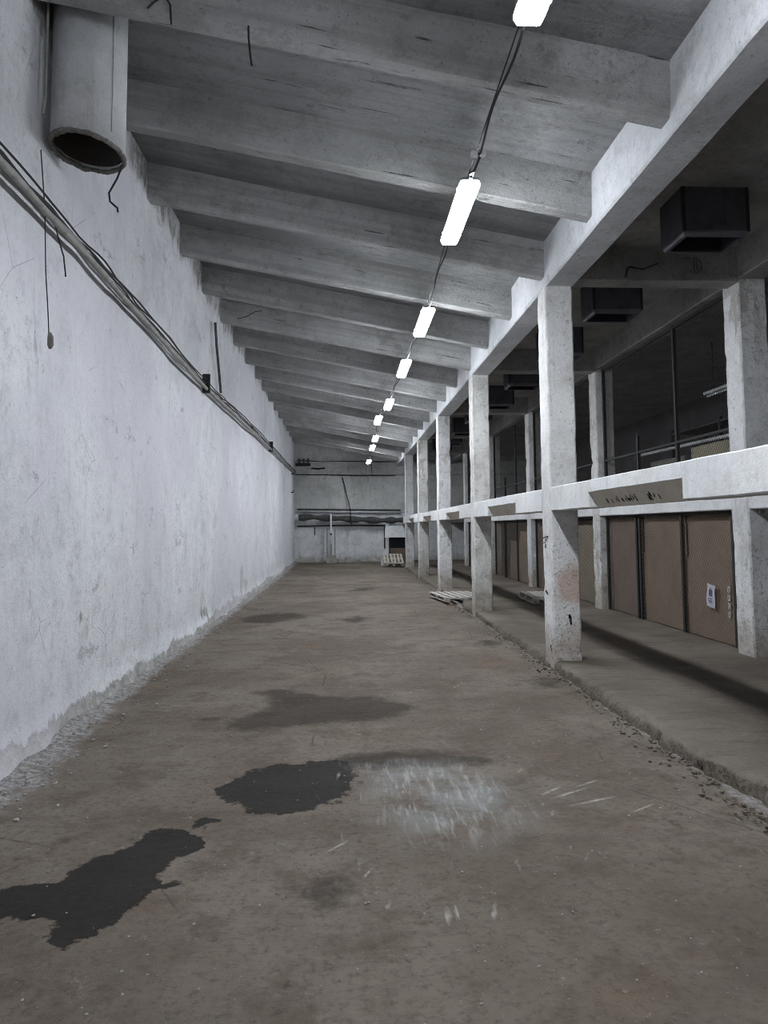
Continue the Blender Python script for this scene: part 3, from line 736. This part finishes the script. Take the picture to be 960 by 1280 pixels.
# ------------------------------------------------------------------ hoppers under the aisle roof
def make_hopper(y):
    x0, x1, zt, zb = 3.27, 3.93, 4.88, 4.40
    t = thing('ventilation_box', '', 'box', (3.6, y, 4.4), 'dark boxes under the aisle roof')
    bm = bmesh.new()
    top = [(x0, y), (x1, y), (x1, y+.5), (x0, y+.5)]; ch = .06
    r0 = [bm.verts.new((a, b, zt)) for a, b in top]
    r1 = [bm.verts.new((a, b, zb+.05)) for a, b in top]
    r2 = [bm.verts.new((a+(ch if a == x0 else -ch)*.4, b+(ch if b == y else -ch)*.4, zb)) for a, b in top]
    r3 = [bm.verts.new((a+(ch if a == x0 else -ch), b+(ch if b == y else -ch), zb)) for a, b in top]
    r4 = [bm.verts.new((a+(ch if a == x0 else -ch), b+(ch if b == y else -ch), zb+.36)) for a, b in top]
    for a, b in ((r0, r1), (r1, r2), (r2, r3)):
        for i in range(4): bm.faces.new((a[i], a[(i+1) % 4], b[(i+1) % 4], b[i]))
    bm.faces.new(r0)
    link('sheet_metal_body', bm, M['hopper'], t)
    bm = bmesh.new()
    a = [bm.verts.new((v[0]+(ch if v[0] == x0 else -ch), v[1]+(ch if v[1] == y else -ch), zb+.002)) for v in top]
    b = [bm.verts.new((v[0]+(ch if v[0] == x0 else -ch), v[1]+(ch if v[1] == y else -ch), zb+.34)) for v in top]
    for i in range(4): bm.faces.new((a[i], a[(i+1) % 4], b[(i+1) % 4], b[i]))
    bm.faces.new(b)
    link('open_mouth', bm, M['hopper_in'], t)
    for xx in (x0+.012, x1-.012):
        link('corner_angle', box(xx-.016, xx+.016, y-.008, y+.02, zb+.04, zt), M['steel'], t)
    bm = bmesh.new()
    for xx in (x0+.24, x0+.42): add_box(bm, xx-.006, xx+.006, y-.006, y+.004, zb+.06, zt-.01)
    link('standing_seam', bm, M['hopper'], t)
    return t
hop_lab = ['dark metal box under the aisle roof, nearest the viewer', 'dark metal box just behind the cross beam marked with a letter', 'third dark metal box under the aisle roof, mostly hidden by the pink-patched column',
           'fourth dark metal box under the aisle roof', 'fifth dark metal box under the aisle roof', 'sixth dark metal box under the aisle roof', 'seventh dark metal box under the aisle roof', 'eighth dark metal box under aisle roof', 'farthest dark metal box under the aisle roof']
hys = [6.8, 9.4, 11.84, 14.44, 16.88, 19.48, 21.92, 24.52, 27.0]
h0 = make_hopper(hys[0]); h0['label'] = hop_lab[0]
for y, l in zip(hys[1:], hop_lab[1:]): clone(h0, (0, y-hys[0], 0), l)
tag(link('loose_wire', tube(wobble([(3.42, 7.75, 4.46), (3.4, 8.1, 4.52), (3.33, 8.29, 4.62), (3.3, 8.3, 4.60), (3.28, 8.3, 4.50)], 3, .015, 9), .011, 5), M['black']), 'drooping black wire left of the letter on the cross beam', 'wire')

# ------------------------------------------------------------------ wire cages between the rear columns
def mesh_wires(y0, y1, z0, z1, x, step=.062, r=.0014):
    bm = bmesh.new()
    H = z1-z0; k = 1.25                                     # slope of the diamonds (z per y)
    n = int(((y1-y0)+H/k)/step)
    for s_ in (1, -1):
        for i in range(n):
            ya = y0-H/k+i*step
            # line: z = z0 + k*(y-ya) (or mirrored)
            a, b = max(y0, ya), min(y1, ya+H/k)
            if b-a < .02: continue
            za, zb = z0+k*(a-ya), z0+k*(b-ya)
            if s_ < 0: a, b = y0+y1-a, y0+y1-b
            d = V((0, b-a, zb-za)).normalized(); p = V((0, -d.z, d.y))*r; q = V((r, 0, 0))
            P0, P1 = V((x+s_*r, a, za)), V((x+s_*r, b, zb))
            v = [bm.verts.new(P+o_) for P in (P0, P1) for o_ in (p+q*.6, -p+q*.6, -q*1.2)]
            for j in range(3): bm.faces.new((v[j], v[(j+1) % 3], v[3+(j+1) % 3], v[3+j]))
    return bm
XC = 4.765
def make_cage(y0, z0, z1, posts, rails, lab, group, wire='wire', short=()):
    t = thing('wire_cage_panel', lab, 'cage', (XC, (y0+y0+S-DC)/2, z0), group)
    ya, yb = y0+.03, y0+S-DC-.03
    for y in posts:
        zt = z1
        for ys_, zs in short:
            if abs(ys_-y) < .01: zt = zs
        bm = bmesh.new(); add_box(bm, XC-.012, XC+.03, y-.026, y-.020, z0, zt); add_box(bm, XC-.018, XC-.012, y-.028, y+.028, z0, zt)
        link('post', bm, M['steel'], t)
    for z in rails: link('rail', box(XC-.016, XC+.01, ya, yb, z-.017, z+.017), M['steel'], t)
    link('wire_mesh', mesh_wires(ya, yb, z0+.02, z1-.02, XC+.012), M[wire], t)
    return t
ylow = Z1+DC
low = make_cage(ylow, .11, 1.80, [ylow+.22, ylow+1.62, ylow+3.12, ylow+3.25, ylow+4.6], [1.76], 'lower wire cage front backed with cardboard sheets beside the notice', 'lower cage fronts', 'wire_low')
for k, lab in ((1, 'lower wire cage front left of the dirty second rear column'), (2, 'lower wire cage front seen between the second and first front columns'), (3, 'farthest lower wire cage front')): clone(low, (0, S*k, 0), lab)
up = make_cage(ylow, 1.94, 4.49, [ylow+.06, ylow+1.66, ylow+3.08, ylow+4.6], [2.79, 4.46, 1.97], 'upper wire cage front between the two nearest rear columns', 'upper cage fronts', short=((ylow+3.08, 3.06),))
for k, lab in ((1, 'upper wire cage front hidden mostly behind the pink-patched column'), (2, 'upper wire cage front seen just left of the pink-patched column'), (3, 'farthest upper wire cage front')): clone(up, (0, S*k, 0), lab)

# cardboard and boards behind the wires
def sheet(name, y0, y1, z0, z1, m, lab, x=4.84, lean=0.0, seed=0, th=.007, cat='cardboard', group='cardboard sheets behind the lower cages', amp=1.0):
    bm = bmesh.new(); ny, nz = 14, 12; R_ = []
    for j in range(nz+1):
        row = []
        for i in range(ny+1):
            y = y0+(y1-y0)*i/ny; z = z0+(z1-z0)*j/nz
            dxx = mnoise.noise(V((seed*3.1, y*1.4, z*1.2)))*.022*amp+mnoise.noise(V((seed, y*4, z*.6)))*.006*amp+lean*(z-z0)
            row.append(bm.verts.new((x+dxx, y+mnoise.noise(V((z*2, seed, 1)))*.01, z+mnoise.noise(V((y*2, seed, 4)))*.01)))
        R_.append(row)
    for j in range(nz):
        for i in range(ny): bm.faces.new((R_[j][i], R_[j][i+1], R_[j+1][i+1], R_[j+1][i]))
    bmesh.ops.solidify(bm, geom=bm.faces[:], thickness=th)
    return tag(link(name, bm, m), lab, cat, group)
b1 = ylow
sheet('cardboard_sheet', b1+.30, b1+1.60, .11, 1.16, M['card'], 'lower brown cardboard sheet carrying the white paper notice', 4.812, 0, 1, amp=.3)
sheet('cardboard_sheet', b1+.28, b1+1.36, 1.10, 1.50, M['card'], 'small brown cardboard flap right above the sheet with the notice', 4.827, 0, 2, amp=.2)
sheet('cardboard_sheet', b1+.25, b1+1.60, .11, 1.78, M['card'], 'upper brown cardboard sheet under the lintel, above the notice', 4.842, 0, 3, amp=.22)
sheet('cardboard_sheet', b1+1.66, b1+3.10, .11, 1.18, M['card'], 'lower brown cardboard sheet in the middle of the nearest cage', 4.814, 0, 4, amp=.35)
sheet('cardboard_sheet', b1+1.64, b1+3.12, .11, 1.78, M['card'], 'upper brown cardboard sheet in the middle of the nearest cage', 4.836, 0, 5, amp=.3)
sheet('cardboard_sheet', b1+3.28, b1+4.58, .11, 1.75, M['card_dark'], 'tall dark pinkish cardboard sheet left of the middle ones, scratched', 4.83, 0, 6)
sheet('cardboard_sheet', b1+S+.3, b1+S+1.6, .11, 1.62, M['card_pale'], 'pale yellowish board right of the pink-patched column', 4.83, 0, 7)
sheet('cardboard_sheet', b1+S+1.7, b1+S+4.5, .11, 1.6, M['card_dark'], 'dark cardboard sheet behind the pink-patched column', 4.84, 0, 8)
sheet('cardboard_sheet', b1+2*S+.3, b1+2*S+1.65, .11, 1.47, M['card'], 'tall brown cardboard sheet left of the third rear column', 4.83, 0, 9)
sheet('cardboard_sheet', b1+2*S+1.75, b1+2*S+3.0, .11, 1.2, M['card_dark'], 'narrow pinkish cardboard sheet in the third cage', 4.84, .03, 10)
sheet('cardboard_sheet', b1+3*S+.3, b1+3*S+2.0, .11, 1.3, M['card_grey'], 'grey board in the farthest lower cage', 4.84, 0, 11)
ug = 'sheets standing in the upper cages'
sheet('cardboard_sheet', b1+.12, b1+1.55, 1.94, 2.70, M['card_pale'], 'yellowish cardboard on the upper floor right of the tall cage post', 4.92, 0, 12, group=ug)
sheet('cardboard_sheet', b1+1.8, b1+3.0, 1.94, 2.62, M['card_grey'], 'grey cardboard on the upper floor between the two cage posts', 4.94, 0, 13, group=ug)
sheet('cardboard_sheet', b1+3.2, b1+4.4, 1.94, 2.5, M['card_grey'], 'low grey cardboard on the upper floor beside the second rear column', 4.95, 0, 14, group=ug)
sheet('cardboard_sheet', b1+2*S+.3, b1+2*S+2.2, 1.94, 2.2, M['card_pale'], 'low pale board on the upper floor left of pink-patched column', 4.92, 0, 15, group=ug)
sheet('cardboard_sheet', b1+3*S+.2, b1+3*S+2.6, 1.94, 3.3, M['card_grey'], 'tall grey board in the farthest upper cage', 4.92, 0, 16, group=ug)

# paper notice and stickers
t = thing('paper_notice', 'white paper notice with printed mark on the brown cardboard', 'notice', (4.735, 9.52, .68))
Mx = Matrix.Translation((4.75, 9.52, .685)) @ Matrix.Rotation(.12, 4, 'X')
def flat(y0, y1, z0, z1, x): return box(x-.0012, x, y0, y1, z0, z1, mat=Mx)
bm = bmesh.new(); n = 8; R_ = []
for j in range(n+1): R_.append([bm.verts.new(Mx @ V((.006*math.sin(i*1.1+j*.8), -.105+.21*i/n, -.148+.296*j/n))) for i in range(n+1)])
for j in range(n):
    for i in range(n): bm.faces.new((R_[j][i], R_[j][i+1], R_[j+1][i+1], R_[j+1][i]))
bmesh.ops.solidify(bm, geom=bm.faces[:], thickness=.0015)
link('page', bm, M['paper'], t)
bm = bmesh.new()
for y0, y1, z0, z1 in ((-.045, -.022, .01, .085), (-.015, .008, .01, .10), (.015, .035, .01, .075), (-.05, .04, -.002, .008)):
    add_box(bm, -.011, -.0095, y0, y1, z0, z1, mat=Mx)
link('printed_mark', bm, M['ink'], t)
bm = bmesh.new()
for y0, y1, z in ((-.055, .055, -.035), (-.06, .06, -.062), (-.04, .03, -.085)): add_box(bm, -.011, -.0095, y0, y1, z-.005, z+.005, mat=Mx)
link('printed_line', bm, M['ink'], t)
for i, (y, z, l) in enumerate(((9.13, .80, 'topmost'), (9.13, .695, 'second'), (9.13, .595, 'third'), (9.14, .485, 'lowest'))):
    t = thing('white_sticker', 'small white sticker on the cage post by the notice, %s of four' % l, 'sticker', (4.74, y, z), 'column of stickers right of the notice')
    link('label_backing', box(4.786, 4.788, y-.03, y+.03, z-.036, z+.036), M['sticker'], t)
    bm = bmesh.new()
    for j in range(2): add_box(bm, 4.7845, 4.786, y-.012+.006*((i*j) % 3), y+.016, z-.018+.024*j, z-.008+.024*j)
    link('printed_line', bm, M['ink'], t)

# inside the upper store: an unlit tube lamp and a pale rail
t = thing('tube_lamp', 'unlit tube lamp hanging in the dark store behind the upper cage', 'lamp', (6.6, 11.9, 3.9))
link('tray', box(6.55, 6.65, 10.9, 13.1, 3.97, 4.02, bev=.006), M['white_sheet'], t)
link('tube', tube([(6.6, 10.95, 3.94), (6.6, 13.05, 3.94)], .018, 8), M['white_sheet'], t)
for y in (11.2, 12.8): link('hanging_rod', tube([(6.6, y, 4.02), (6.6, y, 4.88)], .008, 5), M['steel'], t)
tag(link('store_rail', tube([(6.3, 9.0, 3.05), (6.3, 15.5, 3.1)], .03, 8), M['white_sheet']), 'pale horizontal rail in the dark store behind the upper cage', 'rail')
for y in (9.5, 13.0): pass
t = thing('storage_rack', 'dark shelf rack standing in the upper store behind the wire', 'rack', (7.2, 12, 1.93))
for y in (9.2, 11.2, 13.2, 15.2):
    for x in (6.9, 7.6): link('upright', box(x-.03, x+.03, y-.03, y+.03, 1.93, 3.6), M['steel'], t)
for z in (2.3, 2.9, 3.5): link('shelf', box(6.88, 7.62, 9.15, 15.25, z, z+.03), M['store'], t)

# ------------------------------------------------------------------ pallets
def pallet(name, c, rot, m, lab, sx=1.2, sy=.8, tilt=0.0, hs=1.0):
    t = thing(name, lab, 'pallet', (c[0], c[1], c[2]), 'wooden pallets')
    Mx = Matrix.Translation(c) @ Matrix.Rotation(rot, 4, 'Z') @ Matrix.Rotation(tilt, 4, 'Y') @ Matrix.Diagonal((1, 1, hs, 1))
    n = 6
    for i in range(n):
        y = -sy/2+.05+(sy-.1)*i/(n-1); bm = bmesh.new()
        add_box(bm, -sx/2, sx/2, y-.045, y+.045, .118, .14, bev=.003, mat=Mx); link('top_board', bm, m, t)
    for x in (-sx/2+.05, 0, sx/2-.05):
        bm = bmesh.new(); add_box(bm, x-.05, x+.05, -sy/2, sy/2, .096, .118, bev=.003, mat=Mx); link('cross_board', bm, m, t)
        for y in (-sy/2+.05, 0, sy/2-.05):
            bm = bmesh.new(); add_box(bm, x-.05, x+.05, y-.06, y+.06, .022, .096, mat=Mx); link('block', bm, M['wood'], t)
    for y in (-sy/2+.05, 0, sy/2-.05):
        bm = bmesh.new(); add_box(bm, -sx/2, sx/2, y-.05, y+.05, .0, .022, bev=.003, mat=Mx); link('bottom_board', bm, m, t)
    return t
pallet('wooden_pallet', (2.45, 16.4, .045), math.pi/2+.12, M['wood_grey'], 'weathered pallet sticking out over the platform edge behind the second front column', 1.5, .9, 0, .6)
pallet('wooden_pallet', (4.06, 15.0, .105), math.pi/2-.02, M['wood_grey'], 'pale slatted pallet on the platform left of pink-patched column', 1.3, .8)
pallet('wooden_pallet', (1.93, 30.12, .24), math.pi/2, M['wood'], 'brown pallet leaning up from the floor before the far crate', 1.2, .8, -.28)

# ------------------------------------------------------------------ crate at the far end
t = thing('open_crate', 'brown open crate with raised white lid at the far end', 'crate', (2.05, 31.2, .05))
y0, y1 = 30.9, 31.7
bm = bmesh.new()
add_box(bm, 1.86, 2.60, y0, y0+.03, .06, .76); add_box(bm, 1.86, 1.89, y0, y1, .06, .76); add_box(bm, 2.57, 2.60, y0, y1, .06, .76); add_box(bm, 1.86, 2.6, y1-.03, y1, .06, 1.25); add_box(bm, 1.86, 2.6, y0, y1, .06, .09)
link('body', bm, M['brown_box'], t)
link('hollow_shade', box(1.9, 2.56, y0+.3, y1-.04, .1, 1.2), M['hopper_in'], t)  # solid near-black block, paints the shade inside the open crate
bm = bmesh.new()
v = [bm.verts.new(p) for p in ((1.64, y0, 1.2), (2.62, y0, 1.2), (2.44, y1, 1.70), (1.72, y1, 1.70))]; bm.faces.new(v); bmesh.ops.solidify(bm, geom=bm.faces[:], thickness=.04)
link('lid', bm, M['white_sheet'], t)
for x in (1.68, 1.80): link('post', box(x-.03, x+.03, y1-.08, y1-.02, .05, 1.75), M['steel' if x < 1.7 else 'white_sheet'], t)
tag(link('white_board', box(1.48, 1.80, y0-.12, y0-.06, .05, .74, bev=.008), M['white_sheet']), 'small pale panel standing left of the far brown crate', 'panel')

# ------------------------------------------------------------------ pipes, cables on the end wall
yw = FAR-.10
yl = FAR-.42
tag(link('lagged_pipe', tube(wobble([(XL+.18, yl, 2.10), (-.8, yl, 2.05), (.6, yl, 1.97), (1.75, yl, 1.92), (2.6, yl, 1.95)], 10, .04, 3), lambda i: .13+.03*math.sin(i*.8), 10), M['lagging'], smooth=True), 'thick dark lagged pipe sagging across the end wall', 'pipe')
tag(link('end_pipe', tube([(XL+.1, yw-.03, 2.36), (2.5, yw-.03, 2.28)], .04, 8), M['white_sheet'], smooth=True), 'pale straight pipe above the dark lagged pipe on end wall', 'pipe')
tag(link('end_pipe', tube([(XL+.1, FAR-.06, 1.70), (.3, FAR-.06, 1.72), (1.75, FAR-.06, 1.70)], .035, 8), M['lagging'], smooth=True), 'thin dark pipe under the lagged pipe on the end wall', 'pipe')
tag(link('end_conduit', tube([(XL+.1, yw-.03, 2.46), (2.5, yw-.03, 2.40)], .022, 8), M['black']), 'thin black pipe along the top of the pipes on end wall', 'pipe')
yr = FAR-.66
t = thing('riser_pipe', 'white upright pipe with plinth before the end wall', 'pipe', (-.62, yr, .1))
link('upright', tube([(-.62, yr, .4), (-.62, yr, 2.25)], .045, 8), M['white_sheet'], t, True)
link('valve', box(-.66, -.58, yr-.08, yr-.03, 1.3, 1.38, bev=.015), M['steel'], t)
link('plinth', rough_box(-.82, -.40, yr-.14, yr+.14, .02, .42, seg=.1, amp=.02), M['rubble'], t)
tag(link('end_conduit', tube([(-.80, FAR-.03, .05), (-.80, FAR-.03, 1.62)], .018, 6), M['pipe']), 'thin upright conduit left of the white riser pipe', 'pipe')
tag(link('end_conduit', tube([(-.45, FAR-.03, .05), (-.45, FAR-.03, 1.62)], .018, 6), M['pipe']), 'thin upright conduit right of the white riser pipe', 'pipe')
for P, r, lab in (([(XL+.1, yw, 4.03), (-.5, yw-.02, 3.99), (.8, yw-.02, 3.95), (2.3, yw, 3.97)], .022, 'black cable run along the joint of the end wall'),
                  ([(XL+.1, yw-.03, 4.66), (-1, yw-.03, 4.60), (.6, yw-.03, 4.62), (2.3, yw-.03, 4.55)], .016, 'upper black cable run on the end wall under the ceiling'),
                  ([(-.13, yw-.01, 3.88), (-.02, yw-.04, 3.5), (.16, yw-.2, 2.8), (.24, FAR-.64, 2.4), (.27, FAR-.66, 1.7)], .022, 'black cable slanting down the middle of the end wall'),
                  ([(-1.5, yw-.02, 4.30), (-1.2, yw-.02, 4.28), (-.9, yw-.02, 4.31)], .035, 'short dark rod on the upper left of the end wall'),
                  ([(1.2, yw-.02, 4.46), (1.2, yw-.02, 4.2), (1.25, yw-.02, 4.06)], .016, 'black cable dropping near the right of the end wall'),
                  ([(-1.35, FAR-.05, 1.66), (-1.35, FAR-.03, 1.3)], .018, 'short black cable hanging from the thin dark pipe')):
    tag(link('end_cable', tube(wobble(P, 5, .02, 7), r, 6), M['black']), lab, 'cable')
for x, z0, z1 in ((.13, .10, .32), (-.2, .12, .26), (.55, .1, .22)):
    tag(link('concrete_lump', rough_box(x-.13, x+.13, FAR-.45, FAR-.2, z0-.08, z1, seg=.08, amp=.03, bev=.03), M['rubble']), 'grey concrete lump at the foot of the end wall, %s' % {.13: 'tallest of three', -.2: 'next to the riser plinth', .55: 'farthest from the riser plinth'}[x], 'lump')
t = thing('wall_bracket', 'dark iron bracket in the upper left corner of the end wall', 'bracket', (-2.0, yw, 4.45))
link('bar', box(-2.2, -1.55, yw-.1, yw+.01, 4.40, 4.52), M['steel'], t)
for x in (-2.05, -1.85, -1.65): link('insulator', tube([(x, yw-.05, 4.52), (x, yw-.05, 4.75)], .035, 8), M['lagging'], t)
for y, z in ((31.5, 3.9), (31.0, 3.1)): 
    tag(link('wall_hook', tube([(XL-.02, y, z), (XL+.09, y, z), (XL+.11, y, z+.08)], .025, 6), M['steel']), 'dark hook near the far end of the left wall, %s one' % ('upper' if z > 3.5 else 'lower'), 'hook')

# ------------------------------------------------------------------ rubble (crumbs beyond counting)
def rubble(name, pts, m, lab):
    bm = bmesh.new()
    for x, y, z, r in pts:
        rr = bmesh.ops.create_icosphere(bm, subdivisions=1, radius=r)
        s_ = V((rs.uniform(.7, 1.4), rs.uniform(.7, 1.4), rs.uniform(.4, .8)))
        for v in rr['verts']:
            v.co = V((v.co.x*s_.x, v.co.y*s_.y, v.co.z*s_.z))*(1+.35*mnoise.noise(v.co*40+V((x, y, 0)))) + V((x, y, z+r*.25))
    return tag(link(name, bm, m), lab, 'rubble', kind='stuff')
P = []
for i in range(620):
    y = 3.0+28*rs.rand()**1.9; d = abs(rs.normal(0, .16))+.04
    z = max(0, (1-d/.35))**2*.06
    P.append((XL+.09+d, y, z*.6, rs.uniform(.004, .013)*(1.5 if rs.rand() < .12 else 1)))
rubble('plaster_rubble', P, M['rubble'], 'grey plaster crumbs along the foot of left wall')
P = []
for i in range(900):
    y = 3.2+22*rs.rand()**1.8; d = abs(rs.normal(0, .09))
    P.append((XR-.02-d, y, .0, rs.uniform(.004, .013)*(1.6 if rs.rand() < .12 else 1)))
rubble('kerb_rubble', P, M['platform'], 'broken concrete crumbs along the platform edge')
P = [(rs.uniform(-1.7, 2.1), 2.2+14*rs.rand()**1.6, 0, rs.uniform(.002, .007)) for i in range(520)]
rubble('floor_grit', P, M['rubble'], 'pale grit scattered over the hall floor')

# ------------------------------------------------------------------ camera, world, view
cam = bpy.data.cameras.new('camera'); co = bpy.data.objects.new('camera', cam); C.objects.link(co)
r = V((.998605, -.052264, -.007536)); u = V((.003371, -.079318, .996844)); f = V((.052697, .995478, .079031))
mw = Matrix((( r.x, u.x, -f.x, 0), (r.y, u.y, -f.y, 0), (r.z, u.z, -f.z, 1.6), (0, 0, 0, 1)))
co.matrix_world = mw
cam.sensor_fit = 'VERTICAL'; cam.sensor_height = 36; cam.sensor_width = 27
cam.lens = 927.568*36/1280
cam.shift_y = -(640-586.21)/1280
cam.clip_start = .05
bpy.context.scene.camera = co
bpy.context.scene.cycles.filter_width = 1.0
bpy.context.scene.cycles.denoising_prefilter = 'NONE'
w = bpy.data.worlds.new('world'); bpy.context.scene.world = w; w.use_nodes = True
w.node_tree.nodes['Background'].inputs[0].default_value = (.5, .55, .6, 1); w.node_tree.nodes['Background'].inputs[1].default_value = .02
vs_ = bpy.context.scene.view_settings
vs_.view_transform = 'Standard'; vs_.look = 'None'; vs_.gamma = 1; vs_.use_curve_mapping = False; vs_.exposure = 1.28
